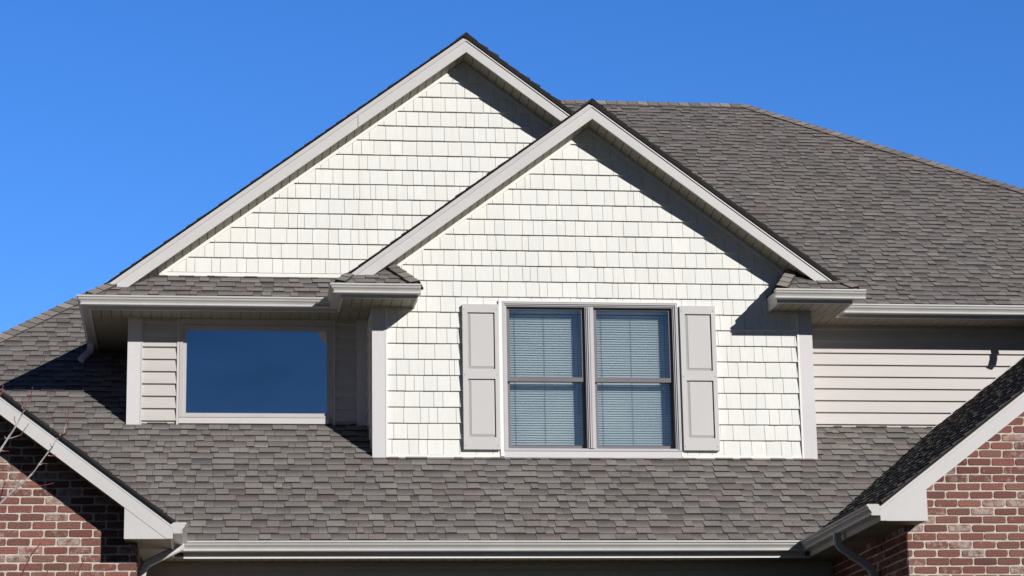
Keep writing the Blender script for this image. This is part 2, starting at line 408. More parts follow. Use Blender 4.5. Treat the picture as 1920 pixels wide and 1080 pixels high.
# pent roofs at the foot of the gables
F = frame((0, 25.30, EAVE), 'front', SL)
r_p = roof([(F, [(xe, 25.30, EAVE), (1.37, 25.30, EAVE), (1.80, YL, zm(YL)), (-.80, YL, zm(YL))], {})], "narrow pent roof under the rear gable", "pent_roof")
c_ = MB(); caps(c_, (xe+.02, 25.32, EAVE+.012), (-1.02, 25.56, 5.85+SL*.26+.02), (1, 0, 0), (0, 1, 0), w=.10); part(c_, "hip_cap", M_SHINGLE, r_p)
zq = lambda y: EAVE+SL*(y-24.62)
F = frame((0, 24.62, EAVE), 'front', SL)
for s_ in (-1, 1):
    xo, xi = (xl, 2.17) if s_ < 0 else (xr_, 5.99)
    xm = 1.90 if s_ < 0 else 6.26          # where the inner hip reaches the wall
    a = [(xo, 24.62, EAVE), (xi, 24.62, EAVE), (xm, YF, zq(YF)), (XF+s_*2.37, YF, zq(YF))]
    side = frame((xi, 0, EAVE), 'right' if s_ < 0 else 'left', (zq(YF)-EAVE)/abs(xi-xm))
    o_ = roof([(F, a, dict(thick=.03)), (side, [(xi, 24.62, EAVE), (xi, YF, EAVE), (xm, YF, zq(YF))], dict(thick=.03))], "little return roof at the foot of the front gable", "pent_roof")
    c_ = MB(); caps(c_, (xi, 24.62, EAVE+.012), (xm, YF-.01, zq(YF)+.012), (s_, 0, 0), (0, 1, 0), w=.11); part(c_, "hip_cap", M_SHINGLE, o_)
    c_ = MB(); xo2 = xo+.0*s_; caps(c_, (xo2, 24.63, EAVE+.015), (xo2-s_*.10, 24.82, EAVE+.135), (-s_, 0, 0), (0, 1, 0), w=.09); part(c_, "hip_cap", M_SHINGLE, o_)
# brick wing roofs
YRW, YLW, YBR, YBL = 20.97, 22.18, 21.34, 22.51
ZW = 3.045
WR, WL = 9.9, -4.2               # wing ridges
zwr = lambda x: ZW+.75*(x-5.965)
zwl = lambda x: ZW-.75*(x+.285)
yb = YRW-.03
mbv = [(5.955, yb, zwr(5.955)), (5.955, 23.60, zwr(5.955)), (7.35, YL+.02, zwr(7.35)), (WR, YL+.02, zwr(WR)), (WR, yb, zwr(WR))]
roof([(frame((5.955, 0, zwr(5.955)), 'left', .75), mbv, dict(edge=False)),
      (frame((2*WR-5.955, 0, zwr(5.955)), 'right', .75), [(WR, yb, zwr(WR)), (2*WR-5.955, yb, zwr(5.955)), (2*WR-5.955, YL, zwr(5.955)), (WR, YL, zwr(WR))], dict(tiles=False))],
     "shaded roof of the brick wing nearer the clapboard wall", "wing_roof")
yb = YLW-.03
roof([(frame((-.275, 0, zwl(-.275)), 'right', .75), [(-.275, yb, zwl(-.275)), (-.275, 23.6, zwl(-.275)), (WL, 28.0, zwl(WL)), (WL, yb, zwl(WL))], {}),
      (frame((2*WL+.275, 0, zwl(-.275)), 'left', .75), [(WL, yb, zwl(WL)), (2*WL+.275, yb, zwl(-.275)), (2*WL+.275, 24, zwl(-.275)), (WL, 28, zwl(WL))], dict(tiles=False))],
     "roof of the brick wing behind the bare twigs", "wing_roof")

# ------------------------------------------------------------------ walls
def shake_wall(mb, regions, y, z0, E, zmax):
    F = (Vector((0, y, 0)), Vector((1, 0, 0)), Vector((0, 0, 1)), Vector((0, -1, 0)))
    for R in regions:
        mb.xz(R, y+.0, y+.12, (.3, .3, .28, 1))
    allx = [p[0] for R in regions for p in R]; x0, x1 = min(allx), max(allx)
    z = z0-E
    Rs = [ccw(R) for R in regions]
    while z < zmax:
        x = x0-rnd.random()*.2
        while x < x1:
            w = rnd.choice((.095, .115, .135, .145, .16, .17, .185))*rnd.uniform(.92, 1.08)
            if rnd.random() < .06: w *= .6
            t = rnd.uniform(-.0010, .0010); k = rnd.uniform(-.0009, .0009)
            g = rnd.gauss(.745, .013); warm = rnd.uniform(-.006, .010)
            col = (g+warm*.6, g, g*.955-warm, 1)
            tb = rnd.uniform(.018, .023)
            q = [(x+.0020, z+t), (x+w-.0020, z+t+k), (x+w-.0020, z+E+.004), (x+.0020, z+E+.004)]
            for R in Rs:
                c = clip(q, R)
                if c: tile(mb, F, c, lambda a, b, z=z, tb=tb: .002+tb*(1-max(0, min(1, (b-z)/E))), col)
            x += w
        z += E
TR = .20                                      # rake board height
# front gable wall
zb, xa, xb = 4.115, 1.88, 6.31
wx0, wx1, wz1 = 3.105, 4.990, 5.782            # window opening edge
top = lambda x: ZF-TR+.0-GS*abs(x-XF)
mb = MB()
regs = [[(xa, zb), (wx0, zb), (wx0, wz1), (xa, wz1)], [(wx1, zb), (xb, zb), (xb, wz1), (wx1, wz1)],
        [(xa, wz1), (xb, wz1), (xb, top(xb)), (XF, top(XF)), (xa, top(xa))]]
shake_wall(mb, regs, YF, 4.133, .1708, 7.8)
part(mb, "gable_wall", M_SHAKE, label="front gable wall of cream shakes round the twin window")
mb = MB()
topr = lambda x: ZR-TR-GS*abs(x-XR)
shake_wall(mb, [[(-.62, 6.15), (5.0, 6.15), (5.0, topr(5.0)), (XR, topr(XR)), (-.62, topr(-.62))]], YL, 6.23, .1697, 8.8)
part(mb, "gable_wall", M_SHAKE, label="taller rear gable wall of cream shakes")
# wall trims: white starter and J strips
mb = MB()
mb.box(xa, wx0-.0, YF-.022, YF-.001, 4.108, 4.140); mb.box(wx1, xb, YF-.022, YF-.001, 4.108, 4.140)
for x0, x1 in ((1.862, 1.884), (6.300, 6.321)): mb.box(x0, x1, YF-.030, YF, 4.10, SOF)
for x0, x1 in ((wx0-.038, wx0-.002), (wx1+.002, wx1+.022)): mb.box(x0, x1, YF-.034, YF+.01, 4.12, wz1+.02)
mb.box(wx0-.0018, wx1+.0018, YF-.034, YF+.01, wz1+.002, wz1+.02)
mb.box(-.52, 1.75, YL-.020, YL-.001, 6.187, 6.226)
def jrake(X, Z, xl0, xr0, y):
    for sg, xe_ in ((-1, xl0), (1, xr0)):
        a = [(X, Z), (X, Z-.042), (xe_, Z-.042-GS*abs(xe_-X)), (xe_, Z-GS*abs(xe_-X))]
        mb.xz(a, y-.024-.001*(sg > 0), y-.0005)
jrake(XF, ZF-TR-.024, 1.93, 6.24, YF); jrake(XR, ZR-TR-.024, -.50, 4.4, YL)
part(mb, "trim_strip", M_WHITE)
# clapboard walls
def clap(mb, x0, x1, y, z0, z1, zref=4.738, E=.1336):
    mb.box(x0, x1, y+.001, y+.12, z0, z1, (.3, .28, .27, 1))
    k = math.floor((z0-zref)/E); z = zref+k*E
    while z < z1:
        a, b = max(z, z0), min(z+E, z1); g = rnd.gauss(1, .012); c = (.525*g, .495*g, .476*g, 1)
        H = lambda q: .004+.021*(1-(q-z)/E) if q < z+E*.86 else .0015
        zz = [a]+[q for q in (z+E*.30, z+E*.86, z+E*.88) if a < q < b]+[b]
        mb.face([(x0, y, a), (x1, y, a), (x1, y-H(a), a), (x0, y-H(a), a)][::-1], c)
        for i in range(len(zz)-1):
            p, q = zz[i], zz[i+1]
            mb.face([(x0, y-H(p), p), (x1, y-H(p), p), (x1, y-H(q), q), (x0, y-H(q), q)], c)
        for xx, rev in ((x0, 1), (x1, 0)):
            L = [(xx, y, b), (xx, y, a)]+[(xx, y-H(q), q) for q in zz]
            mb.face(L if rev else L[::-1], c)
        z += E
mb = MB(); clap(mb, -.80, -.288, YL, 4.50, SOF+.02); clap(mb, 1.340, 1.715, YL, 4.50, SOF+.02)
mb.box(-.29, 1.343, YL+.001, YL+.12, 4.45, 4.645, (.5, .47, .46, 1)); mb.box(-.29, 1.343, YL+.001, YL+.12, 5.64, SOF+.02, (.5, .47, .46, 1))
part(mb, "siding_wall", M_SIDING, label="narrow clapboard panels beside the picture window")
mb = MB(); clap(mb, 6.462, 13.0, YL, 4.40, SOF+.02); part(mb, "siding_wall", M_SIDING, label="long clapboard wall above the shaded wing roof")
# the hidden sides and back of the upper storey
mb = MB(); cs = (.55, .51, .495, 1)
mb.box(-.835, -.72, YL+.02, 31.0, 2.5, SOF, cs); mb.box(12.9, 13.0, YL+.12, 37.7, 0, SOF, cs)
mb.box(-.835, 13.0, 37.6, 37.7, 0, SOF, cs); mb.box(-.835, 3.3, 31.0, 31.1, 0, SOF+.9, cs)
mb.xz([(-1.2, 5.72), (4.05, 5.72), (4.05, zrr(4.05)-.06), (XR, ZR-.06), (-1.2, zrl(-1.2)-.03)], 29.5, 29.55, cs)
part(mb, "siding_wall", M_SIDING, label="clapboard side and back walls")
mbs = {1.724: MB(), 6.463: MB()}; mbs[1.724].box(1.7245, 1.80, YF+.02, YL+.01, 4.0, SOF+.03, (.55, .51, .495, 1)); mbs[6.463].box(6.40, 6.4625, YF+.02, YL+.01, 4.0, SOF+.03, (.55, .51, .495, 1))
z = 4.0
while z < SOF-.05:
    for xx, d in ((1.724, -1), (6.463, 1)):
        mbs[xx].prism([(xx, YF+.15, z), (xx+d*.015, YF+.15, z), (xx+d*.003, YF+.15, z+.17), (xx, YF+.15, z+.17)], (0, YL-.002-YF-.15, 0), (.75, .74, .70, 1))
    z += .1708
for b_ in mbs.values(): part(b_, "bay_side", M_SIDING)
# lower storey wall behind the eave
mb = MB(); clap(mb, -.62, 6.3, 24.02, -.3, 2.90, zref=0); part(mb, "siding_wall", M_SIDING, label="shaded lower wall under the long eave")
# corner boards
def board(x0, x1, y, z0, z1, wrap=0, sx=0):
    mb = MB(); mb.box(x0, x1, y-.026, y, z0, z1)
    if wrap: mb.box(sx, sx+.02*(1 if wrap > 0 else -1), y+.0005, y+.15, z0, z1)
    return mb
for x0, x1, y, w, sx in ((-.842, -.70, YL, 1, -.842), (1.721, 1.860, YF, 1, 1.721), (6.323, 6.466, YF, -1, 6.466), (1.600, 1.7205, YL, 0, 0)):
    mb = board(x0, x1, y, 4.05 if y == YF else 4.45, SOF+.03, w, sx)
    part(mb, "corner_board", M_CORNER)
for x0, x1, zz_ in ((-.6985, -.6835, 4.50), (-.318, -.294, 4.56), (1.346, 1.37, 4.56), (6.468, 6.492, 4.5)):
    mb = MB(); mb.box(x0, x1, YL-.030, YL, zz_, SOF-.002); part(mb, "channel_strip", M_TRIM)
# flashing strip where the wing roof meets the clapboards
mb = MB(); f_ = lambda x: zwr(x)+.012
mb.xz([(6.9, f_(6.9)), (9.5, f_(9.5)), (9.5, f_(9.5)+.016), (6.9, f_(6.9)+.016)], YL-.034, YL-.0005)
part(mb, "flashing", M_TRIM)

# brick walls
def bricks(mb, F, R, u0, u1, v0, v1, course=.0758, Lb=.222):
    R = ccw(R); k = 0; v = v0
    while v < v1:
        u = u0-(Lb/2 if k % 2 else 0)
        while u < u1:
            w, h = Lb-.016+rnd.uniform(-.005, .003), course-.0155+rnd.uniform(-.003, .002)
            x, z = u+rnd.uniform(-.002, .002), v+rnd.uniform(-.0015, .0015); c = rnd.uniform(.005, .013); j = lambda: rnd.uniform(-.0022, .0022)
            q = [(x+c, z+j()), (x+w*.5, z+j()), (x+w-c, z+j()), (x+w+j(), z+c), (x+w+j(), z+h-c), (x+w-c, z+h+j()), (x+w*.5, z+h+j()), (x+c, z+h+j()), (x+j(), z+h-c), (x+j(), z+c)]
            q = clip(q, R)
            if q:
                g = rnd.gauss(1, .12)
                b = rnd.choice(((.208, .092, .077), (.208, .092, .077), (.20, .082, .070), (.225, .100, .076), (.19, .090, .076), (.20, .104, .082), (.172, .078, .070)))
                al = rnd.choice((0, .1, .15, .2, .3, .35, .45, .6))
                tile(mb, F, q, lambda a, b_: .006+rnd.uniform(0, .002), (b[0]*g, b[1]*g, b[2]*g, al))
            u += Lb
        v += course; k += 1
FX = lambda y: (Vector((0, y, 0)), Vector((1, 0, 0)), Vector((0, 0, 1)), Vector((0, -1, 0)))
def wall_pair(face_regions, y, F, tilespec, label):
    mb = MB()
    for R in face_regions: mb.xz(R, y, y+.15, (1, 1, 1, 1))
    w_ = part(mb, "brick_wall", M_MORTAR, label=label)
    b_ = MB()
    for R, sp_ in zip(face_regions, tilespec): bricks(b_, F, R, *sp_)
    part(b_, "brick_course", M_BRICK, w_)
    return w_
zt = lambda x: zwr(x)-.20
wall_pair([[(6.292, -.1), (WR, -.1), (WR, zt(WR)), (6.292, zt(6.292))]], YBR, FX(YBR), [(6.292-.055, WR, -.05, 6.0)], "red brick wall under the shaded wing roof")
zt2 = lambda x: zwl(x)-.20
wall_pair([[(WL, -.1), (-.62, -.1), (-.62, zt2(-.62)), (WL, zt2(WL))]], YBL, FX(YBL), [(WL-.02, -.62, -.02, 6.0)], "red brick wall behind the bare twigs")
# brick side walls
def side_brick(x, y0, y1, z1, sgn, label):
    mb = MB(); mb.box(x, x-sgn*.15, y0+.151, y1, -.1, z1)
    w_ = part(mb, "brick_wall", M_MORTAR, label=label)
    u = Vector((0, sgn, 0)); F = (Vector((x, 0, 0)), u, Vector((0, 0, 1)), Vector((sgn, 0, 0)))
    a, b = sorted((y0*sgn, y1*sgn))
    b_ = MB(); bricks(b_, F, [(a, -.1), (b, -.1), (b, z1), (a, z1)], a-.055, b, -.05, z1)
    part(b_, "brick_course", M_BRICK, w_)
side_brick(6.2915, YBR, 24.0, 2.95, -1, "shaded brick return wall beside the downspout")
side_brick(-.6195, YBL, 24.0, 2.95, 1, "shaded brick return wall behind the elbowed downspout")
for X_, xo_, y_, zz_ in ((WR, 2*WR-6.292, YBR, zt(WR)), (WL, 2*WL+.62, YBL, zt2(WL))):
    mb = MB(); mb.xz([(X_, -.1), (xo_, -.1), (xo_, 3.0), (X_, zz_)], y_, y_+.15); part(mb, "brick_wall", M_MORTAR)

# ------------------------------------------------------------------ rake boards, fascias, soffits
def slat(mb, P, y, pr=.011):
    """gable strip whose face leans outwards-down: P = outer top, inner top, inner foot, outer foot in (x, z)"""
    f = [(P[0][0], y-.001, P[0][1]), (P[1][0], y-pr, P[1][1]), (P[2][0], y-pr, P[2][1]), (P[3][0], y-.001, P[3][1])]
    b = [(q[0], y+.03, q[1]) for q in P]
    mb.face(f); mb.face(b[::-1])
    for i in range(4): j = (i+1) % 4; mb.face([f[j], f[i], b[i], b[j]])
def rake(X, Z, sg, y, zcut, xend=None, T=TR, strip=.055, label=None, drop=.022):
    """sloped gable board on face y; sg -1 left of the ridge, +1 right; cut level at zcut or at xend"""
    zt_ = Z-drop
    def line(off, z): return X+sg*(zt_-off-z)/GS
    mb = MB()
    def band(o0, o1, yy, th):
        if xend is None: P = [(X, zt_-o0), (X, zt_-o1), (line(o1, zcut), zcut), (line(o0, zcut), zcut)]
        else: P = [(X, zt_-o0), (X, zt_-o1), (xend, zt_-o1-GS*abs(xend-X)), (xend, zt_-o0-GS*abs(xend-X))]
        mb.xz(P, yy, yy+th)
    e = .0006*(sg > 0)
    def tilted(o0, o1, yy):
        if xend is None: P = [(X, zt_-o0), (X, zt_-o1), (line(o1, zcut), zcut), (line(o0, zcut), zcut)]
        else: P = [(X, zt_-o0), (X, zt_-o1), (xend, zt_-o1-GS*abs(xend-X)), (xend, zt_-o0-GS*abs(xend-X))]
        slat(mb, P, yy)
    tilted(.0, strip, y-e); band(strip+.0015, T-drop, y-e, .03)
    return part(mb, "rake_board", M_TRIM, label=label)
rk = rake(XR, ZR, -1, YL-RK, 5.965, T=.206)
mb = MB(); xj = 1.60; zj = ZR-.022-GS*(XR-xj); mb.xz([(xj, zj-.06), (xj+.006, zj-.06+.004), (xj+.006, zj-.182), (xj, zj-.184)], YL-RK-.0012, YL-RK+.01); part(mb, "board_joint", M_SASH, rk); rake(XR, ZR, 1, YL-RK, 0, xend=4.2, T=.203)
rake(XF, ZF, -1, YF-RK, 5.965, T=.206); rake(XF, ZF, 1, YF-RK, 5.965, T=.203)
def rake_soffit(X, Z, sg, y, xend, T=TR):
    mb = MB(); x = X; w = .088
    zz = lambda q: Z-T-.001-GS*abs(q-X)
    def plank(a, b, lo, hi):
        y0, y1, d = y-RK+.029, y-.001, .024
        f = [(a, y0, zz(a)+lo), (b, y0, zz(b)+lo), (b, y1, zz(b)+lo-d), (a, y1, zz(a)+lo-d)]
        mb.prism(f, (0, 0, hi-lo))
    while abs(x-X) < abs(xend-X):
        a, b = x, x+sg*(w-.008)
        plank(a, b, 0, .010)
        x += sg*w
    plank(X+sg*.001, xend, .016, .024)
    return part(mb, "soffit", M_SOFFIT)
for X, Z, y, e in ((XR, ZR, YL, (-.75, 4.2)), (XF, ZF, YF, (1.80, 6.34))):
    rake_soffit(X, Z, -1, y, e[0]); rake_soffit(X, Z, 1, y, e[1])
def soffit_x(mb, x0, x1, y0, y1, z, w=.105, axis='x'):
    a = x0 if axis == 'x' else y0; e = x1 if axis == 'x' else y1
    while a < e:
        b = min(a+w-.007, e)
        if axis == 'x': mb.box(a, b, y0, y1, z, z+.01)
        else: mb.box(x0, x1, a, b, z, z+.01)
        a += w
    mb.box(x0, x1, y0, y1, z+.014, z+.02)
YFF, YFL = YF-OV, YL-OV            # fascia faces
XLs, XFl, XFr = -1.24, 1.372, 6.81 # side fascia faces
mb = MB()
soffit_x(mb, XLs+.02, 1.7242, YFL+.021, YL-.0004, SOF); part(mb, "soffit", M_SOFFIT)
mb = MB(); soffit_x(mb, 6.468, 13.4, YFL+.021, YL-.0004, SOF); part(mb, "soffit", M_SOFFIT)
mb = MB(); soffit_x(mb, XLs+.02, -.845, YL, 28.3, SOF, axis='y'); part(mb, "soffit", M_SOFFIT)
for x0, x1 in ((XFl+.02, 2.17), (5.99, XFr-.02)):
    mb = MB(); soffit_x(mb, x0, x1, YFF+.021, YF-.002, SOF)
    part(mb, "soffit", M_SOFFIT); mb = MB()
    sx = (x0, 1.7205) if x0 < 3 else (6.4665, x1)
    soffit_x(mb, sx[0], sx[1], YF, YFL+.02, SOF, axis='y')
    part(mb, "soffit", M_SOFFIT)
# fascias: front runs, side runs and the boxed ends of the returns
def fascia(boxes, label=None):
    mb = MB()
    for b in boxes: mb.box(*b)
    return part(mb, "fascia", M_TRIM, label=label)
z0, z1 = SOF-.012, EAVE-.012
fascia([(XLs, XFl, YFL, YFL+.02, z0, z1), (XLs, XLs+.02, YFL+.02, 28.3, z0, z1)])
fascia([(XFl, 2.172, YFF, YFF+.02, z0, z1), (XFl, XFl+.02, YFF+.0205, YFL, z0, z1)])
fascia([(5.988, XFr, YFF, YFF+.02, z0, z1), (XFr-.02, XFr, YFF+.0205, YFL, z0, z1)])
fascia([(XFr, 13.4, YFL, YFL+.02, z0, z1)])
for xi, d in ((2.172, -1), (5.988, 1)):   # end caps of the returns, rising with the little roof
    mb = MB(); mb.prism([(xi, YFF+.0208, z0), (xi, YF-.0005, z0), (xi, YF-.0005, z1+.02), (xi, YFF+.0208, z1)], (d*.02, 0, 0)); part(mb, "return_end", M_TRIM)
# lower eave
mb = MB(); mb.box(-.20, 5.90, 23.58, 23.60, 2.876, 3.015); part(mb, "fascia", M_TRIM)
mb = MB(); soffit_x(mb, -.60, 6.28, 23.601, 24.018, 2.886); part(mb, "soffit", M_SOFFIT, label="soffit under the long lower eave")
mb = MB(); mb.box(-.20, 5.95, 23.577, 23.603, 2.868, 2.8755); part(mb, "trim_strip", M_WHITE)

# wing rakes with boxed feet
def wing_rake(xe_, sg, y, X, xbox, wall_y, label):
    """xe_ outer foot; sg: direction from foot to ridge"""
    zz = lambda x, o: (ZW-.022-o)+.75*abs(x-xe_)
    mb = MB(); T = .19
    slat(mb, [(X, zz(X, 0)), (X, zz(X, .05)), (xe_, zz(xe_, .05)), (xe_, zz(xe_, .0))], y, .003)
    zb_ = 2.878; b0 = .0515
    xb_ = xbox
    # sloped board runs to the foot; the boxed foot sits a hair behind it
    xs_ = xe_+sg*(zb_-(ZW-.022-T))/.75
    mb.xz([(xe_, zz(xe_, b0)), (xe_, zb_), (xs_, zb_), (X, zz(X, T)), (X, zz(X, b0))], y, y+.03)
    mb.xz([(xe_, zb_-.0015), (xb_, zb_-.0015), (xb_, zz(xb_, T)+.03), (xe_+sg*.01, zz(xe_, T)+.05)], y+.004, y+.031)
    part(mb, "rake_board", M_TRIM, label=label)
    mb = MB()
    zs = lambda x: zz(x, T)+.01
    x = xb_
    while abs(x-xe_) < abs(X-xe_):
        a, b = x, x+sg*.08
        mb.xz([(a, zs(a)), (b, zs(b)), (b, zs(b)+.012), (a, zs(a)+.012)], y+.031, wall_y-.001); x += sg*.088
    mb.box(xe_+sg*.02, xb_, y+.031, wall_y-.001, zb_+.006, zb_+.016)
    mb.box(xb_-sg*.012, xb_, y+.031, wall_y-.001, zb_+.018, zz(xb_, T)+.02)
    part(mb, "soffit", M_SOFFIT)
wing_rake(5.948, 1, YRW, WR, 6.382, YBR, "sunlit rake board over the right-hand brick wall" if False else None)
wing_rake(-.287, -1, YLW, WL, -.724, YBL, None)
mb = MB(); mb.box(5.948, 5.968, YRW+.031, 23.58, 2.878, 3.03); part(mb, "fascia", M_TRIM)
mb = MB(); mb.box(-.307, -.287, YLW+.031, 23.58, 2.878, 3.03); part(mb, "fascia", M_TRIM)
mb = MB(); soffit_x(mb, 5.97, 6.285, YBR, 23.6, 2.884, axis='y'); part(mb, "soffit", M_SOFFIT)
mb = MB(); soffit_x(mb, -.615, -.309, YBL, 23.6, 2.884, axis='y'); part(mb, "soffit", M_SOFFIT)

# ------------------------------------------------------------------ gutters and downspouts
ZG = 5.735
def gut(path, zb_, left, caps_=(True, True), label=None): return part(gutter(path, zb_, left, caps_=caps_), "gutter", M_GUTTER, label=label)
gut([(XLs, 27.9), (XLs, YFL), (XFl, YFL), (XFl, YFF), (2.19, YFF)], ZG, False, label="gutter wrapping the picture window eave and the return beside it")
gut([(5.96, YFF), (6.93, YFF)], ZG, False, label="short gutter on the return roof beside the clapboard wall")
gut([(6.88, YFL), (13.4, YFL)], ZG, False, label="long gutter above the clapboard wall")
gut([(-.287, YLW+.002), (-.287, 23.58), (5.948, 23.58), (5.948, YRW+.002)], 2.925, False, label="long gutter of the lower eave between the brick wings")
def spout(path, up=(0, 1, 0), label=None):
    mb = MB(); pipe(mb, path, up=Vector(up)); return part(mb, "downspout", M_GUTTER, label=label)
spout([(-.225, 23.0, 2.935), (-.225, 23.0, 2.90), (-.575, 22.95, 2.725), (-.575, 22.95, -.1)], label="elbowed downspout at the brick corner by the twigs")
spout([(5.885, 22.25, 2.935), (5.885, 22.25, 2.82), (6.23, 22.30, 2.60), (6.23, 22.30, -.1)], label="shaded downspout by the brick return wall")
spout([(-1.30, 27.25, 5.745), (-1.30, 27.25, 5.66), (-1.40, 27.10, 5.52)], label="short shaded downspout draining onto the lower roof")
spout([(9.07, 25.27, 5.745), (9.07, 25.27, 5.66), (9.0, 25.30, 5.53)], label="short downspout of the long upper gutter")

# ------------------------------------------------------------------ windows
def part_root(name, label=None):
    o = bpy.data.objects.new(name, None); COL.objects.link(o); o.parent = house
    if label: o["label"] = label
    return o
def ring(mb, x0, x1, z0, z1, wl, wr, wb, wt, y0, y1):
    mb.box(x0, x0+wl, y0, y1, z0, z1); mb.box(x1-wr, x1, y0, y1, z0, z1)
    mb.box(x0+wl, x1-wr, y0, y1, z0, z0+wb); mb.box(x0+wl, x1-wr, y0, y1, z1-wt, z1)
win = part_root("window", "twin double-hung window with blinds")
fx0, fx1, fz0, fz1 = 3.105, 4.990, 4.178, 5.780
mb = MB()
ring(mb, fx0, fx1, fz0, fz1, .018, .018, .014, .018, YF-.034, YF+.11)
ring(mb, fx0+.0185, fx1-.0185, fz0+.0145, fz1-.0185, .016, .016, .010, .014, YF-.022, YF+.11)
ring(mb, fx0+.035, fx1-.035, fz0+.025, fz1-.033, .012, .012, .006, .010, YF-.010, YF+.11)
mc = (fx0+fx1)/2-.006
for x0, x1, d in ((mc-.046, mc-.034, -.010), (mc-.0335, mc-.018, -.022), (mc-.0175, mc-.002, -.034), (mc+.002, mc+.0175, -.034), (mc+.018, mc+.0335, -.022), (mc+.034, mc+.046, -.010)):
    mb.box(x0, x1, YF+d, YF+.11, fz0+.0315, fz1-.0435)
mb.box(mc-.0015, mc+.0015, YF-.026, YF+.10, fz0+.0315, fz1-.0435)
part(mb, "frame", M_FRAME, win)
mb = MB(); mb.box(fx0-.004, fx1+.004, YF-.030, YF+.11, 4.108, 4.174); part(mb, "sill", M_CORNER, win)
units = ((fx0+.0475, mc-.0465), (mc+.0465, fx1-.0475))
for x0, x1 in units:
    zt_, zb_, zmid = fz1-.044, fz0+.032, 4.955
    mb = MB(); ring(mb, x0+.003, x1-.003, zmid-.022, zt_, .032, .032, .046, .024, YF+.030, YF+.060); part(mb, "sash", M_SASH, win)
    mb = MB(); mb.box(x0+.035, x1-.035, YF+.044, YF+.047, zmid+.024, zt_-.024); part(mb, "pane", M_GLASS2, win)
    mb = MB(); ring(mb, x0+.003, x1-.003, zb_, zmid+.006, .030, .030, .042, .026, YF+.064, YF+.094); part(mb, "sash", M_SASH, win)
    mb = MB(); mb.box(x0+.033, x1-.033, YF+.076, YF+.079, zb_+.042, zmid-.020); part(mb, "pane", M_GLASS2, win)
# dark room behind the twin window
def room(x0, x1, y0, y1, z0, z1):
    mb = MB(); t = .03
    mb.box(x0, x1, y1, y1+t, z0, z1); mb.box(x0-t, x0, y0, y1+t, z0-t, z1+t); mb.box(x1, x1+t, y0, y1+t, z0-t, z1+t)
    mb.box(x0, x1, y0, y1+t, z0-t, z0); mb.box(x0, x1, y0, y1+t, z1, z1+t); return mb
part(room(fx0-.05, fx1+.05, YF+.125, YF+2.0, fz0-.1, fz1+.1), "room_wall", M_DARK)
win2 = part_root("window", "wide fixed picture window under the eave")
px0, px1, pz0, pz1 = -.291, 1.344, 4.640, 5.640
mb = MB(); ring(mb, px0, px1, pz0, pz1, .036, .030, .018, .016, YL-.032, YL+.10); ring(mb, px0+.0365, px1-.0305, pz0+.0185, pz1-.0165, .037, .034, .030, .026, YL-.016, YL+.10)
part(mb, "frame", M_FRAME2, win2)
mb = MB(); mb.box(px0-.001, 1.300, YL-.028, YL+.02, 4.575, 4.636); part(mb, "sill", M_TRIM, win2)
mb = MB(); mb.box(px0+.070, px1-.062, YL+.010, YL+.014, pz0+.049, pz1-.043); part(mb, "pane", M_GLASS, win2)
mb = MB(); mb.box(px0-.001, px1+.001, YL-.022, YL, pz1+.002, SOF-.002); part(mb, "head_board", M_TRIM, win2)
part(room(px0-.05, px1+.05, YL+.125, YL+2.2, pz0-.1, pz1+.05), "room_wall", M_DARK)

# blinds hang inside the glass
for k, (x0, x1) in enumerate(units):
    lab = ("white venetian blind in the twin window, on the side nearer the picture window", "white venetian blind in the twin window, on the side nearer the clapboard wall")[k]
    y = YF+.165
    root = Vector(((x0+x1)/2, y, EYE+fz0+.03))
    t = thing("venetian_blind", lab, "blind", root, "venetian blinds in the twin window")
    bx0, bx1 = x0+.012, x1-.012
    mb = MB(); mb.box(bx0, bx1, y-.018, y+.022, 5.70, 5.735); mb.build("head_rail", M_BLIND, t, root=root)
    mb = MB(); z = 4.26
    while z < 5.69:
        # tilted, slightly crowned slat
        a, b, c = Vector((bx0, y-.0075, z-.0122)), Vector((bx0, y-.0015, z+.001)), Vector((bx0, y+.0075, z+.0130))
        d = Vector((bx1-bx0, 0, 0))
        mb.prism([a, b, c, c+Vector((0, .0008, -.001)), b+Vector((0, .0008, -.001)), a+Vector((0, .0008, -.001))], d)
        z += .0262
    mb.build("slat_panel", M_BLIND, t, root=root)
    mb = MB(); mb.box(bx0, bx1, y-.012, y+.012, 4.222, 4.242); mb.build("bottom_rail", M_BLIND, t, root=root)
    mb = MB()
    for fx in (.115, .5, .885):
        xx = bx0+(bx1-bx0)*fx; mb.box(xx-.0022, xx+.0020, y-.0145, y-.0125, 4.24, 5.70)
    mb.build("cord", M_CORD, t, root=root)
    mb = MB(); xx = bx1-.05; tube(mb, [(xx, y-.022, 5.69), (xx, y-.022, 4.60)], [.004, .004], 6); mb.build("wand", M_CORD, t, root=root)

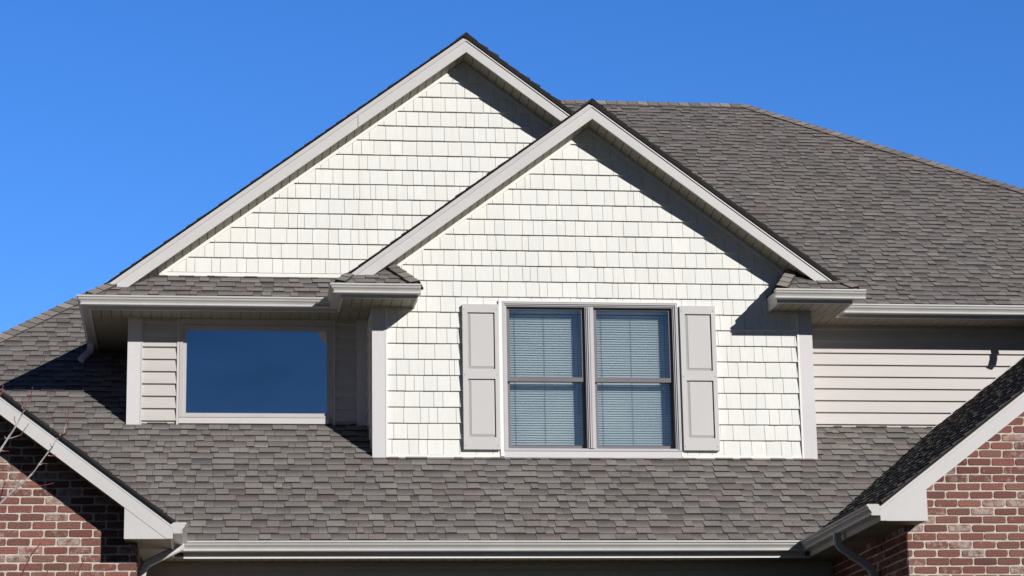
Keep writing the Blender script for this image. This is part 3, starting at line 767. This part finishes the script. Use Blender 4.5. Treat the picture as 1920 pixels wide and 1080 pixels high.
# shutters
def shutter(x0, x1, z0, z1):
    mb = MB(); y = YF-.016; fr_ = .052; e = .0
    mb.box(x0, x1, y-.018, y, z0, z1)
    yo = y-.046; mid0, mid1 = z0+.752, z0+.858; zb0 = z0+.130; zt1 = z1-.088
    sl_, sr_ = .055, .045
    mb.box(x0, x0+sl_, yo, y-.0181, z0, z1); mb.box(x1-sr_, x1, yo, y-.0181, z0, z1)
    mb.box(x0+sl_, x1-sr_, yo, y-.0181, z0, zb0); mb.box(x0+sl_, x1-sr_, yo, y-.0181, zt1, z1); mb.box(x0+sl_, x1-sr_, yo, y-.0181, mid0, mid1)
    for sx in (x0+.022, x1-.020):
        for sz in (z0+.045, z0+.80, z1-.05):
            mb.prism([(sx+.008*math.cos(q), yo, sz+.008*math.sin(q)) for q in [k*math.pi/4 for k in range(8)]], (0, -.005, 0))
    s = part(mb, "shutter", M_SHUTTER)
    for a, b in ((zb0, mid0), (mid1, zt1)):
        mb = MB(); X0, X1, Z0, Z1 = x0+sl_+.004, x1-sr_-.004, a+.004, b-.004; w = .028; yy = y-.0185; yt = y-.036
        B = [(X0, yy, Z0), (X1, yy, Z0), (X1, yy, Z1), (X0, yy, Z1)]; T_ = [(X0+w, yt, Z0+w), (X1-w*.6, yt, Z0+w), (X1-w*.6, yt, Z1-w*.7), (X0+w, yt, Z1-w*.7)]
        mb.face(T_)
        for i in range(4):
            j = (i+1) % 4; mb.face([B[i], B[j], T_[j], T_[i]])
        part(mb, "panel", M_SHUTTER, s)
shutter(2.676, 3.064, 4.188, 5.745); shutter(5.016, 5.402, 4.187, 5.752)

# ------------------------------------------------------------------ bare sapling in front of the brick wing
TY = 21.55
tree_root = Vector((-2.62, 21.62, GRADE))
tree = thing("bare_tree", "leafless sapling with pale twigs and red tips before the brick wall", "tree", tree_root)
GREY, RED, DK = (.36, .33, .32, 1), (.20, .06, .055, 1), (.17, .11, .10, 1)

def limb(paths, r0, r1, red_from=.75, name="branch"):
    mb = MB()
    for k, p in enumerate(paths):
        n = len(p); a, b = (r0, r1) if k == 0 else (r1*1.05, r1*.6)
        if k == 0 and n > 3: a, b = r0, r1
        rad = [a+(b-a)*i/(n-1) for i in range(n)]
        cols = []
        for i in range(n):
            t = i/(n-1)
            cols.append(RED if t >= (red_from if k == 0 else .3) else GREY)
        q = [p[0]]; rr = [rad[0]]; cc = [cols[0]]
        for i in range(n-1):                 # small knuckles between the joints
            A, B = Vector(p[i]), Vector(p[i+1])
            q += [A.lerp(B, .5)+Vector((rnd.uniform(-.004, .004), rnd.uniform(-.004, .004), rnd.uniform(-.003, .003))), B]
            rr += [(rad[i]+rad[i+1])/2*.92, rad[i+1]*1.08]; cc += [cols[i], cols[i+1] if rnd.random() < .8 else DK]
        tube(mb, q, rr, 6, cc)
    return mb.build(name, M_TWIG, tree, root=tree_root)
trunk = [(-2.62, 21.62, -.05), (-2.60, 21.60, .6), (-2.52, 21.58, 1.3), (-2.42, 21.56, 1.95), (-2.28, 21.52, 2.5), (-2.04, 21.45, 3.016)]
limb([trunk], .045, .013, 2, "trunk")
limb([[(-2.04, 21.45, 3.016), (-1.784, 21.45, 3.559), (-1.711, 21.46, 3.684), (-1.661, 21.44, 3.761), (-1.611, 21.47, 3.870), (-1.592, 21.43, 3.921), (-1.543, 21.47, 4.029), (-1.518, 21.42, 4.115)],
      [(-1.707, 21.45, 3.663), (-1.614, 21.45, 3.692), (-1.582, 21.46, 3.741), (-1.543, 21.44, 3.795)], [(-1.784, 21.45, 3.555), (-1.743, 21.45, 3.549), (-1.707, 21.46, 3.552)], [(-1.732, 21.45, 3.659), (-1.751, 21.45, 3.686)], [(-1.650, 21.45, 3.78), (-1.668, 21.44, 3.83), (-1.664, 21.44, 3.86)], [(-1.600, 21.46, 3.90), (-1.572, 21.46, 3.93)], [(-1.594, 21.45, 3.915), (-1.612, 21.45, 3.96)]], .0108, .0045, .62)
limb([[(-2.30, 21.53, 2.44), (-1.959, 21.60, 2.920), (-1.782, 21.60, 3.112), (-1.654, 21.61, 3.247), (-1.598, 21.59, 3.285), (-1.515, 21.62, 3.379), (-1.460, 21.58, 3.449), (-1.378, 21.62, 3.576), (-1.339, 21.57, 3.615), (-1.298, 21.63, 3.706), (-1.216, 21.56, 3.738)],
      [(-1.609, 21.60, 3.293), (-1.534, 21.60, 3.267), (-1.452, 21.61, 3.269), (-1.322, 21.59, 3.292)], [(-1.380, 21.60, 3.538), (-1.343, 21.60, 3.533), (-1.316, 21.61, 3.549)], [(-1.350, 21.60, 3.615), (-1.364, 21.60, 3.642)], [(-1.655, 21.61, 3.247), (-1.668, 21.6, 3.29), (-1.648, 21.6, 3.32)], [(-1.61, 21.6, 3.28), (-1.622, 21.6, 3.32)], [(-1.46, 21.59, 3.449), (-1.42, 21.59, 3.47), (-1.385, 21.6, 3.465)],
      [(-1.283, 21.60, 3.715), (-1.274, 21.60, 3.743), (-1.256, 21.61, 3.745)], [(-1.246, 21.60, 3.739), (-1.225, 21.60, 3.844), (-1.209, 21.61, 3.932), (-1.214, 21.59, 3.976)]], .0108, .0045, .86)
limb([[(-2.16, 21.48, 2.76), (-1.99, 21.38, 3.5), (-1.897, 21.30, 3.905), (-1.787, 21.30, 4.023), (-1.770, 21.31, 4.049), (-1.761, 21.29, 4.107)]], .010, .005, .55)
limb([[(-2.52, 21.58, 1.25), (-2.0, 21.53, 1.75), (-1.700, 21.50, 2.144), (-1.569, 21.50, 2.486), (-1.507, 21.51, 2.633), (-1.452, 21.49, 2.705), (-1.415, 21.52, 2.756)], [(-1.510, 21.50, 2.632), (-1.515, 21.50, 2.678), (-1.489, 21.51, 2.703)]], .010, .0045, .45)
limb([[(-2.58, 21.59, .75), (-1.9, 21.66, 1.6), (-1.50, 21.70, 2.1), (-1.400, 21.70, 2.348), (-1.373, 21.70, 2.497), (-1.354, 21.71, 2.587)]], .009, .0042, .4)
limb([[(-2.60, 21.60, .55), (-1.7, 21.6, 1.5), (-1.35, 21.6, 2.0), (-1.209, 21.60, 2.244), (-1.105, 21.60, 2.485), (-1.079, 21.61, 2.551), (-1.039, 21.59, 2.630)], [(-1.105, 21.60, 2.485), (-1.124, 21.60, 2.522)]], .009, .0042, .4)
tree.location = tree_root
bpy.context.view_layer.update()
